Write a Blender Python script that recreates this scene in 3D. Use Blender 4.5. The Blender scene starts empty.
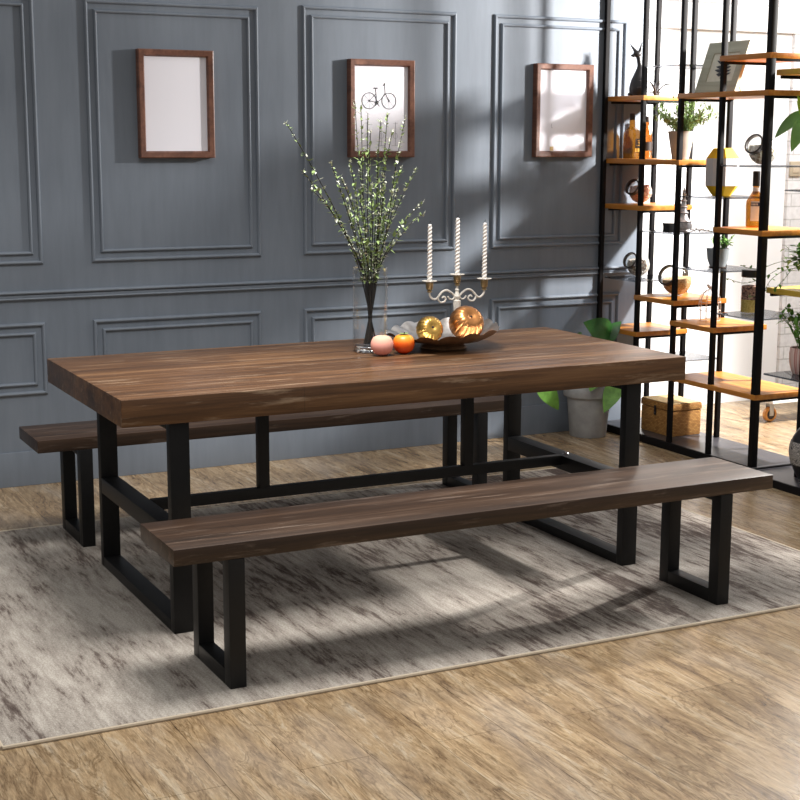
import bpy, bmesh, math, random
from mathutils import Vector, Matrix, Quaternion
random.seed(11)
SC = bpy.context.scene
COL = SC.collection
PI = math.pi
FL = -0.008                                   # floor level; the rug's top face is at 0

# ------------------------------------------------------------------ materials
def new_mat(name):
    m = bpy.data.materials.new(name); m.use_nodes = True
    nt = m.node_tree
    b = nt.nodes['Principled BSDF']
    return m, nt, b
def N(nt, t, **kw):
    n = nt.nodes.new(t)
    for k, v in kw.items():
        if k in n.inputs: n.inputs[k].default_value = v
        else: setattr(n, k, v)
    return n
def L(nt, a, b): nt.links.new(a, b)
def coords(nt, scale=(1, 1, 1), rot=(0, 0, 0), loc=(0, 0, 0)):
    tc = N(nt, 'ShaderNodeTexCoord'); mp = N(nt, 'ShaderNodeMapping')
    mp.inputs['Scale'].default_value = scale; mp.inputs['Rotation'].default_value = rot
    mp.inputs['Location'].default_value = loc
    L(nt, tc.outputs['Object'], mp.inputs['Vector'])
    return mp.outputs['Vector']
def ramp(nt, fac, stops, interp='LINEAR'):
    r = N(nt, 'ShaderNodeValToRGB'); e = r.color_ramp.elements
    r.color_ramp.interpolation = interp
    while len(e) > 1: e.remove(e[-1])
    e[0].position = stops[0][0]; e[0].color = (*stops[0][1], 1)
    for p, c in stops[1:]:
        x = e.new(p); x.color = (*c, 1)
    L(nt, fac, r.inputs['Fac'])
    return r.outputs['Color']
def mixc(nt, fac, a, b, mode='MIX'):
    m = N(nt, 'ShaderNodeMix', data_type='RGBA', blend_type=mode)
    for sock, v in ((m.inputs[0], fac), (m.inputs[6], a), (m.inputs[7], b)):
        if hasattr(v, 'links') or isinstance(v, bpy.types.NodeSocket): L(nt, v, sock)
        elif isinstance(v, (int, float)): sock.default_value = v
        else: sock.default_value = (*v, 1)
    return m.outputs[2]
def bump(nt, b, h, strength=.3, dist=.002):
    n = N(nt, 'ShaderNodeBump', Strength=strength, Distance=dist)
    L(nt, h, n.inputs['Height']); L(nt, n.outputs['Normal'], b.inputs['Normal'])
def srgb(r, g, b):
    f = lambda c: (c / 255 / 12.92) if c / 255 <= .04045 else ((c / 255 + .055) / 1.055) ** 2.4
    return (f(r), f(g), f(b))
def plain(name, col, rough=.5, metal=0, spec=.5, noise=0, nscale=40, bumps=0, **kw):
    m, nt, b = new_mat(name)
    b.inputs['Base Color'].default_value = (*col, 1)
    b.inputs['Roughness'].default_value = rough; b.inputs['Metallic'].default_value = metal
    b.inputs['Specular IOR Level'].default_value = spec
    if noise or bumps:
        t = N(nt, 'ShaderNodeTexNoise', Scale=nscale, Detail=5.0)
        L(nt, coords(nt), t.inputs['Vector'])
        if noise:
            c = ramp(nt, t.outputs['Fac'], [(.3, tuple(x * (1 - noise) for x in col)), (.7, tuple(min(1, x * (1 + noise)) for x in col))])
            L(nt, c, b.inputs['Base Color'])
        if bumps: bump(nt, b, t.outputs['Fac'], bumps, .002)
    for k, v in kw.items(): b.inputs[k].default_value = v
    return m
def thin_glass(name, tint=(.95, .97, .97), refl=.12, rough=.02):
    m, nt, b = new_mat(name)
    nt.nodes.remove(b)
    out = nt.nodes['Material Output']
    t = N(nt, 'ShaderNodeBsdfTransparent'); t.inputs[0].default_value = (*tint, 1)
    g = N(nt, 'ShaderNodeBsdfGlossy', Roughness=rough)
    lw = N(nt, 'ShaderNodeLayerWeight', Blend=.25)
    mu = N(nt, 'ShaderNodeMath', operation='MULTIPLY_ADD'); mu.inputs[1].default_value = .38; mu.inputs[2].default_value = refl * .3
    L(nt, lw.outputs['Facing'], mu.inputs[0])
    mx = N(nt, 'ShaderNodeMixShader')
    L(nt, mu.outputs[0], mx.inputs[0]); L(nt, t.outputs[0], mx.inputs[1]); L(nt, g.outputs[0], mx.inputs[2])
    L(nt, mx.outputs[0], out.inputs['Surface'])
    return m
def wood(name, dark, mid, light, axis='X', plank=.13, rough=.42, grain=1.0, spec=.45, seam=.6, worn=None, off=(0, 0, 0)):
    m, nt, b = new_mat(name)
    st = {'X': (1.9, 44, 44), 'Y': (44, 1.9, 44)}[axis]
    v = coords(nt, tuple(s * grain for s in st), loc=off)
    n1 = N(nt, 'ShaderNodeTexNoise', Scale=1.0, Detail=9.0, Roughness=.72, Distortion=.5); L(nt, v, n1.inputs['Vector'])
    v2 = coords(nt, tuple(s * grain * .19 for s in st), loc=(3 + off[0], 5 + off[1], 1))
    n2 = N(nt, 'ShaderNodeTexNoise', Scale=1.0, Detail=4.0, Distortion=1.2); L(nt, v2, n2.inputs['Vector'])
    add = N(nt, 'ShaderNodeMath', operation='MULTIPLY_ADD'); add.inputs[1].default_value = .55
    mul = N(nt, 'ShaderNodeMath', operation='MULTIPLY'); mul.inputs[1].default_value = .45
    L(nt, n2.outputs['Fac'], mul.inputs[0]); L(nt, n1.outputs['Fac'], add.inputs[0]); L(nt, mul.outputs[0], add.inputs[2])
    c = ramp(nt, add.outputs[0], [(.34, dark), (.5, mid), (.66, light)])
    # planks
    br = N(nt, 'ShaderNodeTexBrick', Scale=1.0)
    br.inputs['Brick Width'].default_value = 1.9; br.inputs['Row Height'].default_value = plank
    br.inputs['Mortar Size'].default_value = .0012; br.inputs['Mortar Smooth'].default_value = .3
    br.inputs['Color1'].default_value = (1.12, 1.12, 1.12, 1); br.inputs['Color2'].default_value = (.86, .84, .82, 1)
    br.inputs['Mortar'].default_value = (1 - seam, 1 - seam, 1 - seam, 1)
    L(nt, coords(nt, (1, 1, 1), (0, 0, PI / 2 if axis == 'Y' else 0), (.37 + off[0], .05, 0)), br.inputs['Vector'])
    c = mixc(nt, 1.0, c, br.outputs['Color'], 'MULTIPLY')
    if worn:
        n3 = N(nt, 'ShaderNodeTexNoise', Scale=1.0, Detail=9.0, Roughness=.7)
        L(nt, coords(nt, (3 if axis == 'X' else 40, 40 if axis == 'X' else 3, 30), loc=(7, 2 + off[1], 0)), n3.inputs['Vector'])
        w = ramp(nt, n3.outputs['Fac'], [(.56, (0, 0, 0)), (.68, (.75, .75, .75))])
        c = mixc(nt, w, c, worn)
    L(nt, c, b.inputs['Base Color'])
    b.inputs['Roughness'].default_value = rough; b.inputs['Specular IOR Level'].default_value = spec
    bump(nt, b, add.outputs[0], .25, .002)
    return m

M = {}
M['table'] = wood('oiled_walnut', srgb(40, 25, 14), srgb(86, 58, 35), srgb(126, 92, 60), 'X', .155, .36, worn=srgb(158, 134, 110), seam=.35)
M['bench'] = wood('dark_walnut', srgb(28, 19, 13), srgb(54, 38, 27), srgb(84, 65, 51), 'X', .16, .38, worn=srgb(120, 104, 92), off=(1.3, 2, 0), seam=.3)
M['board'] = wood('amber_pine', srgb(140, 82, 26), srgb(176, 112, 42), srgb(198, 140, 64), 'Y', .3, .4, seam=.1)
M['yellow_board'] = wood('yellow_pine', srgb(168, 130, 30), srgb(198, 162, 56), srgb(214, 184, 84), 'Y', .3, .4, seam=.1)
M['picture_wood'] = wood('picture_walnut', srgb(70, 44, 34), srgb(104, 68, 54), srgb(128, 88, 70), 'Y', .4, .4, seam=0)
M['black_metal'] = plain('black_powder_coat', srgb(19, 19, 20), .45, 0, .3, .15, 60)
M['rack_metal'] = plain('rack_black_metal', srgb(20, 18, 19), .65, 0, .12, .1, 60)
M['rack_base'] = plain('rack_base_laminate', srgb(64, 62, 66), .3, 0, .5, .1, 20)
M['white_plaster'] = plain('white_plaster', (.82, .82, .83), .8, 0, .3, .02, 6)
M['print_paper'] = plain('print_paper', srgb(240, 238, 246), .5, 0, .4)
M['ink'] = plain('grey_ink', srgb(62, 64, 70), .7)
M['pale_ink'] = plain('pale_ink', srgb(160, 160, 168), .7)
M['gold_ink'] = plain('gold_ink', srgb(216, 186, 130), .6)
M['leaf'] = plain('fresh_leaf', srgb(96, 140, 56), .5, 0, .4, .3, 30)
M['young_leaf'] = plain('young_leaf', srgb(138, 160, 98), .5, 0, .4, .25, 60)
M['bud'] = plain('pale_bud', srgb(226, 230, 210), .6)
M['grey_leaf'] = plain('herb_leaf', srgb(128, 152, 92), .6, 0, .4, .3, 40)
M['dark_leaf'] = plain('glossy_dark_leaf', srgb(50, 98, 44), .3, 0, .5, .35, 14)
M['mid_leaf'] = plain('mid_green_leaf', srgb(124, 172, 88), .38, 0, .5, .25, 14)
M['lime_leaf'] = plain('lime_leaf', srgb(160, 200, 40), .4, 0, .5, .2, 30)
M['stem'] = plain('dark_twig', srgb(34, 32, 30), .7)
M['green_stem'] = plain('green_stem', srgb(92, 118, 60), .6)
M['soil'] = plain('potting_soil', srgb(54, 42, 34), .95, 0, .2, .3, 80, .6)
M['glass'] = thin_glass('clear_glass', (.97, .98, .98), .05)
def vase_glass():
    m = thin_glass('vase_glass', (.985, .99, .99), .03)
    nt = m.node_tree
    lw = next(n for n in nt.nodes if n.type == 'LAYER_WEIGHT'); lw.inputs['Blend'].default_value = .12
    mu = next(n for n in nt.nodes if n.type == 'MATH'); mu.inputs[1].default_value = 1.0
    return m
M['vase_glass'] = vase_glass()
M['solid_glass'] = plain('solid_glass', (1, 1, 1), .02)
M['solid_glass'].node_tree.nodes['Principled BSDF'].inputs['Transmission Weight'].default_value = 1
M['shelf_glass'] = thin_glass('grey_shelf_glass', (.46, .475, .50), .3)
M['dark_shelf_glass'] = thin_glass('smoked_shelf_glass', (.30, .32, .35), .3)
M['gold'] = plain('antique_gold', srgb(214, 170, 92), .3, 1, .5, .25, 26, .35)
M['copper'] = plain('copper_gold', srgb(206, 142, 88), .3, 1, .5, .25, 26, .35)
M['calyx'] = plain('dark_calyx', srgb(44, 30, 20), .7)
M['bronze'] = plain('dark_bronze', srgb(150, 116, 88), .36, .35, .5, .3, 30)
M['silver'] = plain('brushed_silver', srgb(206, 200, 196), .3, 1, .5, .15, 50)
M['old_silver'] = plain('old_silver', srgb(176, 170, 168), .35, .8, .5, .35, 60)
M['ivory_metal'] = plain('ivory_enamel', srgb(226, 220, 210), .35, .1, .5, .1, 60)
M['brass'] = plain('aged_brass', srgb(168, 146, 108), .35, .9, .5, .2, 60)
M['wax'] = plain('white_wax', srgb(238, 232, 226), .5, 0, .4)
M['wick'] = plain('burnt_wick', srgb(40, 36, 34), .9)
M['cement'] = plain('cast_cement', srgb(160, 160, 160), .9, 0, .2, .18, 14, .4)
M['taupe_pot'] = plain('taupe_clay', srgb(150, 146, 140), .85, 0, .2, .08, 20)
M['blue_grey_pot'] = plain('glazed_grey', srgb(138, 144, 147), .35, 0, .5, .12, 30)
M['yellow_paper'] = plain('yellow_paper', srgb(218, 172, 24), .7, 0, .3, .05, 30)
M['white_paper'] = plain('white_paper', srgb(192, 187, 185), .8, 0, .3, .04, 20)
M['black_cast'] = plain('black_cast_iron', srgb(34, 32, 34), .4, 0, .5, .3, 40, .3)
M['lid_metal'] = plain('dark_steel', srgb(70, 66, 66), .35, .7)
M['black_plastic'] = plain('black_plastic', srgb(26, 25, 27), .4)
M['air_plant'] = plain('silver_leaf', srgb(86, 82, 84), .7)
M['label_navy'] = plain('navy_label', srgb(38, 52, 88), .5)
M['label_white'] = plain('cream_label', srgb(226, 224, 226), .6, 0, .3, .03, 90)
M['label_black'] = plain('black_label', srgb(40, 30, 26), .5)
M['label_gold'] = plain('gold_label', srgb(206, 160, 70), .4)
M['tyre'] = plain('orange_polyurethane', srgb(206, 140, 66), .45)
M['zinc'] = plain('zinc_plate', srgb(190, 190, 192), .35, .6)
M['cord_edge'] = plain('beige_binding', srgb(186, 172, 152), .9, 0, .2, .08, 200)
M['white_wire'] = plain('white_wire', srgb(206, 196, 190), .4, .3)
M['switch'] = plain('tan_switch_plate', srgb(176, 162, 140), .5)
M['grey_green'] = wood('grey_green_frame', srgb(150, 150, 134), srgb(170, 170, 152), srgb(184, 184, 166), 'Y', .4, .6, seam=0)
M['cream_paper'] = plain('cream_paper', srgb(214, 210, 194), .7, 0, .3, .05, 50)
M['white_laminate'] = plain('white_laminate', srgb(226, 224, 222), .5)

def amber(name, tint):
    m = thin_glass(name, tint, .3, .05); return m
M['amber'] = amber('amber_spirit_glass', (.68, .41, .12))
M['red_amber'] = amber('red_spirit_glass', (.50, .27, .10))

def contents(name, a, b_, scale):
    m, nt, b = new_mat(name)
    v = N(nt, 'ShaderNodeTexVoronoi', Scale=scale); L(nt, coords(nt), v.inputs['Vector'])
    s = N(nt, 'ShaderNodeSeparateColor'); L(nt, v.outputs['Color'], s.inputs[0])
    L(nt, ramp(nt, s.outputs[0], [(.1, a), (.9, b_)]), b.inputs['Base Color'])
    bump(nt, b, v.outputs['Distance'], .8, .006); b.inputs['Roughness'].default_value = .6
    return m
M['petals'] = contents('dried_rose_petals', srgb(190, 120, 100), srgb(228, 196, 176), 110)
M['shells'] = contents('small_shells', srgb(150, 128, 108), srgb(236, 230, 220), 90)
M['grain'] = contents('brown_grain', srgb(176, 132, 82), srgb(216, 184, 136), 160)
M['beans'] = contents('mixed_beans', srgb(70, 34, 28), srgb(190, 150, 130), 130)
M['millet'] = contents('yellow_millet', srgb(190, 160, 74), srgb(216, 190, 110), 240)

def fruit(name, low, mid, high):
    m, nt, b = new_mat(name)
    tc = N(nt, 'ShaderNodeTexCoord'); s = N(nt, 'ShaderNodeSeparateXYZ'); L(nt, tc.outputs['Object'], s.inputs[0])
    t = N(nt, 'ShaderNodeTexNoise', Scale=38.0, Detail=6.0); L(nt, tc.outputs['Object'], t.inputs['Vector'])
    a = N(nt, 'ShaderNodeMath', operation='MULTIPLY_ADD'); a.inputs[1].default_value = .03; L(nt, t.outputs['Fac'], a.inputs[0]); L(nt, s.outputs[2], a.inputs[2])
    mr = N(nt, 'ShaderNodeMapRange'); mr.inputs[1].default_value = .015; mr.inputs[2].default_value = .09; L(nt, a.outputs[0], mr.inputs[0])
    L(nt, ramp(nt, mr.outputs[0], [(0, low), (.5, mid), (1, high)]), b.inputs['Base Color'])
    return m, b
M['peach'], pb = fruit('peach_skin', srgb(222, 140, 128), srgb(236, 164, 150), srgb(232, 178, 148)); pb.inputs['Roughness'].default_value = .75
M['persimmon'], pb = fruit('persimmon_skin', srgb(216, 62, 20), srgb(232, 92, 24), srgb(244, 176, 50)); pb.inputs['Roughness'].default_value = .35

# wall paint
def wall_paint():
    m, nt, b = new_mat('slate_blue_paint')
    t = N(nt, 'ShaderNodeTexNoise', Scale=1.0, Detail=6.0, Roughness=.6); L(nt, coords(nt, (26, 26, 3)), t.inputs['Vector'])
    t2 = N(nt, 'ShaderNodeTexNoise', Scale=2.2, Detail=3.0); L(nt, coords(nt), t2.inputs['Vector'])
    c = ramp(nt, t.outputs['Fac'], [(.3, srgb(108, 116, 127)), (.7, srgb(120, 128, 139))])
    c = mixc(nt, .35, c, ramp(nt, t2.outputs['Fac'], [(.35, srgb(105, 113, 123)), (.65, srgb(122, 130, 140))]))
    L(nt, c, b.inputs['Base Color']); b.inputs['Roughness'].default_value = .55; b.inputs['Specular IOR Level'].default_value = .35
    bump(nt, b, t.outputs['Fac'], .12, .001)
    return m
M['wall'] = wall_paint()
def brick_white():
    m, nt, b = new_mat('white_painted_brick')
    br = N(nt, 'ShaderNodeTexBrick', Scale=1.0)
    br.inputs['Brick Width'].default_value = .22; br.inputs['Row Height'].default_value = .075; br.inputs['Mortar Size'].default_value = .004
    br.inputs['Color1'].default_value = (.72, .71, .72, 1); br.inputs['Color2'].default_value = (.66, .65, .66, 1); br.inputs['Mortar'].default_value = (.40, .39, .39, 1)
    L(nt, coords(nt, (1, 1, 1), (PI / 2, 0, 0)), br.inputs['Vector'])
    t = N(nt, 'ShaderNodeTexNoise', Scale=30.0, Detail=7.0); L(nt, coords(nt), t.inputs['Vector'])
    c = mixc(nt, .35, br.outputs['Color'], ramp(nt, t.outputs['Fac'], [(.35, (.5, .49, .49)), (.6, (.78, .77, .77))]))
    L(nt, c, b.inputs['Base Color']); b.inputs['Roughness'].default_value = .85
    bump(nt, b, br.outputs['Fac'], -.4, .004)
    return m
M['brick'] = brick_white()
def floor_mat():
    m, nt, b = new_mat('distressed_oak_floor')
    br = N(nt, 'ShaderNodeTexBrick', Scale=1.0)
    br.inputs['Brick Width'].default_value = 1.22; br.inputs['Row Height'].default_value = .19; br.inputs['Mortar Size'].default_value = .0012
    br.inputs['Color1'].default_value = (1.1, 1.1, 1.1, 1); br.inputs['Color2'].default_value = (.86, .85, .84, 1); br.inputs['Mortar'].default_value = (.5, .47, .44, 1)
    br.offset = .37
    L(nt, coords(nt, (1, 1, 1), (0, 0, PI / 2), (.2, .06, 0)), br.inputs['Vector'])
    n1 = N(nt, 'ShaderNodeTexNoise', Scale=1.0, Detail=12.0, Roughness=.74, Distortion=1.1); L(nt, coords(nt, (13, 2.2, 1)), n1.inputs['Vector'])
    n2 = N(nt, 'ShaderNodeTexNoise', Scale=1.0, Detail=10.0, Roughness=.78, Distortion=.7); L(nt, coords(nt, (58, 7, 1), loc=(4, 1, 0)), n2.inputs['Vector'])
    n3 = N(nt, 'ShaderNodeTexNoise', Scale=1.0, Detail=3.0); L(nt, coords(nt, (5, 1.6, 1), loc=(9, 3, 0)), n3.inputs['Vector'])
    c = ramp(nt, n1.outputs['Fac'], [(.34, srgb(108, 87, 64)), (.45, srgb(142, 119, 90)), (.55, srgb(160, 138, 108)), (.68, srgb(178, 165, 144))])
    f = ramp(nt, n2.outputs['Fac'], [(.36, (.52, .48, .44)), (.48, (1, 1, 1)), (.66, (1.2, 1.19, 1.17))])
    c = mixc(nt, .8, c, f, 'MULTIPLY')
    # fine cracks: ridges of a stretched, distorted noise
    n4 = N(nt, 'ShaderNodeTexNoise', Scale=1.0, Detail=6.0, Roughness=.6, Distortion=1.1); L(nt, coords(nt, (17, 2.6, 1), loc=(1, 8, 0)), n4.inputs['Vector'])
    su = N(nt, 'ShaderNodeMath', operation='SUBTRACT'); su.inputs[1].default_value = .5; L(nt, n4.outputs['Fac'], su.inputs[0])
    ab = N(nt, 'ShaderNodeMath', operation='ABSOLUTE'); L(nt, su.outputs[0], ab.inputs[0])
    ck = ramp(nt, ab.outputs[0], [(.0, (.45, .40, .34)), (.012, (.8, .77, .73)), (.03, (1, 1, 1)), (.05, (1.12, 1.12, 1.12)), (.08, (1, 1, 1))])
    c = mixc(nt, .85, c, ck, 'MULTIPLY')
    n5 = N(nt, 'ShaderNodeTexNoise', Scale=1.0, Detail=6.0, Roughness=.8); L(nt, coords(nt, (170, 22, 1)), n5.inputs['Vector'])
    c = mixc(nt, .6, c, ramp(nt, n5.outputs['Fac'], [(.36, (.6, .58, .55)), (.62, (1.22, 1.22, 1.22))]), 'MULTIPLY')
    g = ramp(nt, n3.outputs['Fac'], [(.5, (0, 0, 0)), (.72, (.6, .6, .6))])
    c = mixc(nt, g, c, mixc(nt, .5, c, srgb(162, 154, 146)))
    c = mixc(nt, 1.0, c, br.outputs['Color'], 'MULTIPLY')
    L(nt, c, b.inputs['Base Color'])
    b.inputs['Roughness'].default_value = .27; b.inputs['Specular IOR Level'].default_value = .5
    bump(nt, b, n2.outputs['Fac'], .35, .003)
    return m
M['floor'] = floor_mat()
def rug_mat():
    m, nt, b = new_mat('abrash_rug_pile')
    n1 = N(nt, 'ShaderNodeTexNoise', Scale=1.0, Detail=10.0, Roughness=.72, Distortion=.35); L(nt, coords(nt, (11, 1.9, 1), (0, 0, .05)), n1.inputs['Vector'])
    n2 = N(nt, 'ShaderNodeTexNoise', Scale=1.0, Detail=6.0, Roughness=.7); L(nt, coords(nt, (60, 8, 1), (0, 0, .05), (3, 3, 0)), n2.inputs['Vector'])
    n4 = N(nt, 'ShaderNodeTexNoise', Scale=1.4, Detail=2.0); L(nt, coords(nt, (1, 1, 1), loc=(2, 0, 0)), n4.inputs['Vector'])
    a = N(nt, 'ShaderNodeMath', operation='MULTIPLY_ADD'); a.inputs[1].default_value = .40; L(nt, n2.outputs['Fac'], a.inputs[0])
    s = N(nt, 'ShaderNodeMath', operation='MULTIPLY'); s.inputs[1].default_value = .60; L(nt, n1.outputs['Fac'], s.inputs[0]); L(nt, s.outputs[0], a.inputs[2])
    a2 = N(nt, 'ShaderNodeMath', operation='MULTIPLY_ADD'); a2.inputs[1].default_value = .22; L(nt, n4.outputs['Fac'], a2.inputs[0]); L(nt, a.outputs[0], a2.inputs[2])
    tc = N(nt, 'ShaderNodeTexCoord'); sx = N(nt, 'ShaderNodeSeparateXYZ'); L(nt, tc.outputs['Object'], sx.inputs[0])
    a3 = N(nt, 'ShaderNodeMath', operation='MULTIPLY_ADD'); a3.inputs[1].default_value = -.014; L(nt, sx.outputs[0], a3.inputs[0]); L(nt, a2.outputs[0], a3.inputs[2])
    c = ramp(nt, a3.outputs[0], [(.49, srgb(84, 73, 68)), (.55, srgb(112, 101, 94)), (.59, srgb(152, 143, 134)), (.72, srgb(186, 178, 168))])
    n3 = N(nt, 'ShaderNodeTexNoise', Scale=170.0, Detail=4.0, Roughness=.8); L(nt, coords(nt), n3.inputs['Vector'])
    c = mixc(nt, .55, c, ramp(nt, n3.outputs['Fac'], [(.36, (.42, .42, .42)), (.64, (1.35, 1.35, 1.35))]), 'MULTIPLY')
    L(nt, c, b.inputs['Base Color']); b.inputs['Roughness'].default_value = 1; b.inputs['Specular IOR Level'].default_value = .1
    bump(nt, b, n3.outputs['Fac'], .7, .004)
    return m
M['rug'] = rug_mat()
def wicker():
    m, nt, b = new_mat('woven_seagrass')
    br = N(nt, 'ShaderNodeTexBrick', Scale=1.0)
    br.inputs['Brick Width'].default_value = .016; br.inputs['Row Height'].default_value = .0075; br.inputs['Mortar Size'].default_value = .0012; br.inputs['Mortar Smooth'].default_value = .8
    br.inputs['Color1'].default_value = (*srgb(190, 140, 74), 1); br.inputs['Color2'].default_value = (*srgb(150, 102, 48), 1); br.inputs['Mortar'].default_value = (*srgb(92, 60, 28), 1)
    tc = N(nt, 'ShaderNodeTexCoord'); sx = N(nt, 'ShaderNodeSeparateXYZ'); L(nt, tc.outputs['Object'], sx.inputs[0])
    ad = N(nt, 'ShaderNodeMath', operation='ADD'); L(nt, sx.outputs[0], ad.inputs[0]); L(nt, sx.outputs[1], ad.inputs[1])
    cb = N(nt, 'ShaderNodeCombineXYZ'); L(nt, ad.outputs[0], cb.inputs[0]); L(nt, sx.outputs[2], cb.inputs[1])
    L(nt, cb.outputs[0], br.inputs['Vector'])
    L(nt, br.outputs['Color'], b.inputs['Base Color']); b.inputs['Roughness'].default_value = .75
    bump(nt, b, br.outputs['Fac'], -.8, .003)
    return m
M['wicker'] = wicker()
M['wicker_lid'] = plain('pale_seagrass', srgb(196, 166, 118), .8, 0, .3, .2, 120, .6)
def stripes(name, a, c):
    m, nt, b = new_mat(name)
    tc = N(nt, 'ShaderNodeTexCoord'); s = N(nt, 'ShaderNodeSeparateXYZ'); L(nt, tc.outputs['Object'], s.inputs[0])
    at = N(nt, 'ShaderNodeMath', operation='ARCTAN2'); L(nt, s.outputs[1], at.inputs[0]); L(nt, s.outputs[0], at.inputs[1])
    w = N(nt, 'ShaderNodeTexNoise', Scale=7.0, Detail=2.0, noise_dimensions='1D'); L(nt, at.outputs[0], w.inputs['W'])
    L(nt, ramp(nt, w.outputs['Fac'], [(.42, a), (.56, c)]), b.inputs['Base Color']); b.inputs['Roughness'].default_value = .5
    return m
M['pink_stripes'] = stripes('pink_striped_glaze', srgb(196, 132, 124), srgb(232, 208, 198))
def vase_band():
    m, nt, b = new_mat('carved_maze_band')
    v = N(nt, 'ShaderNodeTexVoronoi', Scale=62.0, feature='DISTANCE_TO_EDGE'); L(nt, coords(nt), v.inputs['Vector'])
    w = N(nt, 'ShaderNodeMath', operation='SINE'); mu = N(nt, 'ShaderNodeMath', operation='MULTIPLY'); mu.inputs[1].default_value = 26
    L(nt, v.outputs['Distance'], mu.inputs[0]); L(nt, mu.outputs[0], w.inputs[0])
    L(nt, ramp(nt, w.outputs[0], [(.35, srgb(178, 172, 166)), (.6, srgb(46, 44, 46))]), b.inputs['Base Color']); b.inputs['Roughness'].default_value = .6
    return m
M['vase_band'] = vase_band()

# ------------------------------------------------------------------ mesh helpers
def bm_new(): return bmesh.new()
def box(bm, x0, x1, y0, y1, z0, z1, bev=0, seg=2, mtx=None):
    r = bmesh.ops.create_cube(bm, size=1)
    vs = r['verts']
    for v in vs:
        v.co = Vector(((x0 + x1) / 2 + v.co.x * (x1 - x0), (y0 + y1) / 2 + v.co.y * (y1 - y0), (z0 + z1) / 2 + v.co.z * (z1 - z0)))
    if mtx is not None:
        for v in vs: v.co = mtx @ v.co
    if bev:
        es = list({e for v in vs for e in v.link_edges})
        bmesh.ops.bevel(bm, geom=es, offset=bev, segments=seg, affect='EDGES', profile=.6)
    return bm
def lathe(bm, prof, n=32, mtx=None, rfun=None, cap0=True, cap1=True):
    rings = []
    for i, (r, z) in enumerate(prof):
        ring = []
        for k in range(n):
            a = 2 * PI * k / n
            rr, zz = (r, z) if rfun is None else rfun(r, z, a, i)
            p = Vector((rr * math.cos(a), rr * math.sin(a), zz))
            ring.append(bm.verts.new(mtx @ p if mtx is not None else p))
        rings.append(ring)
    for a, b in zip(rings, rings[1:]):
        for k in range(n):
            bm.faces.new((a[k], a[(k + 1) % n], b[(k + 1) % n], b[k]))
    if cap0: bm.faces.new(list(reversed(rings[0])))
    if cap1: bm.faces.new(rings[-1])
    return bm
def tube(bm, pts, r, n=8, caps=True):
    pts = [Vector(p) for p in pts]
    rad = r if isinstance(r, (list, tuple)) else [r] * len(pts)
    up = None; rings = []
    for i, p in enumerate(pts):
        t = (pts[min(i + 1, len(pts) - 1)] - pts[max(i - 1, 0)]).normalized()
        if up is None:
            up = Vector((0, 0, 1)) if abs(t.z) < .9 else Vector((1, 0, 0))
        u = (up - t * up.dot(t)).normalized(); w = t.cross(u); up = u
        rings.append([bm.verts.new(p + (u * math.cos(2 * PI * k / n) + w * math.sin(2 * PI * k / n)) * rad[i]) for k in range(n)])
    for a, b in zip(rings, rings[1:]):
        for k in range(n): bm.faces.new((a[k], a[(k + 1) % n], b[(k + 1) % n], b[k]))
    if caps:
        bm.faces.new(list(reversed(rings[0]))); bm.faces.new(rings[-1])
    return bm
def smooth_path(pts, sub=6):
    pts = [Vector(p) for p in pts]; out = []
    for i in range(len(pts) - 1):
        p0, p1, p2, p3 = pts[max(i - 1, 0)], pts[i], pts[i + 1], pts[min(i + 2, len(pts) - 1)]
        for s in range(sub):
            t = s / sub
            out.append(.5 * ((2 * p1) + (p2 - p0) * t + (2 * p0 - 5 * p1 + 4 * p2 - p3) * t * t + (3 * p1 - p0 - 3 * p2 + p3) * t ** 3))
    out.append(pts[-1]); return out
def leaf(bm, base, tip, width, up=Vector((0, 0, 1)), droop=0., fold=.25, n=7, fat=.45, mi=0):
    base, tip = Vector(base), Vector(tip); d = tip - base; ln = d.length
    side = d.cross(Vector(up))
    if side.length < 1e-5: side = d.cross(Vector((1, 0.2, 0)))
    side.normalize(); nor = side.cross(d).normalized()
    rows = []; fs = []
    for i in range(n + 1):
        t = i / n
        w = width * .5 * (math.sin(PI * t ** fat) ** .8 if 0 < t < 1 else 0.02)
        c = base + d * t + nor * (droop * ln * 4 * t * (1 - t))
        rows.append((bm.verts.new(c + side * w + nor * w * fold), bm.verts.new(c), bm.verts.new(c - side * w + nor * w * fold)))
    for a, b in zip(rows, rows[1:]):
        fs.append(bm.faces.new((a[0], a[1], b[1], b[0]))); fs.append(bm.faces.new((a[1], a[2], b[2], b[1])))
    for f in fs: f.material_index = mi
def ball(bm, c, r, sc=(1, 1, 1), u=16, v=10, mtx=None):
    res = bmesh.ops.create_uvsphere(bm, u_segments=u, v_segments=v, radius=r)
    for w in res['verts']:
        p = Vector((w.co.x * sc[0], w.co.y * sc[1], w.co.z * sc[2]))
        if mtx is not None: p = mtx @ p
        w.co = p + Vector(c)
def obj(name, bm, mat, parent=None, loc=None, sharp=35, label=None, kind=None):
    bmesh.ops.recalc_face_normals(bm, faces=bm.faces)
    me = bpy.data.meshes.new(name); bm.to_mesh(me); bm.free()
    for p in me.polygons: p.use_smooth = True
    me.set_sharp_from_angle(angle=math.radians(sharp))
    me.materials.append(M[mat] if isinstance(mat, str) else mat)
    o = bpy.data.objects.new(name, me); COL.objects.link(o)
    if loc is not None: o.location = loc
    if parent is not None: o.parent = parent
    if label: o['label'] = label
    if kind: o['kind'] = kind
    return o
def thing(name, label, cat, loc=(0, 0, 0), rz=0, group=None):
    o = bpy.data.objects.new(name, None); COL.objects.link(o)
    o.empty_display_size = .05; o.location = loc; o.rotation_euler = (0, 0, rz)
    o['label'] = label; o['category'] = cat
    if group: o['group'] = group
    return o
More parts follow.
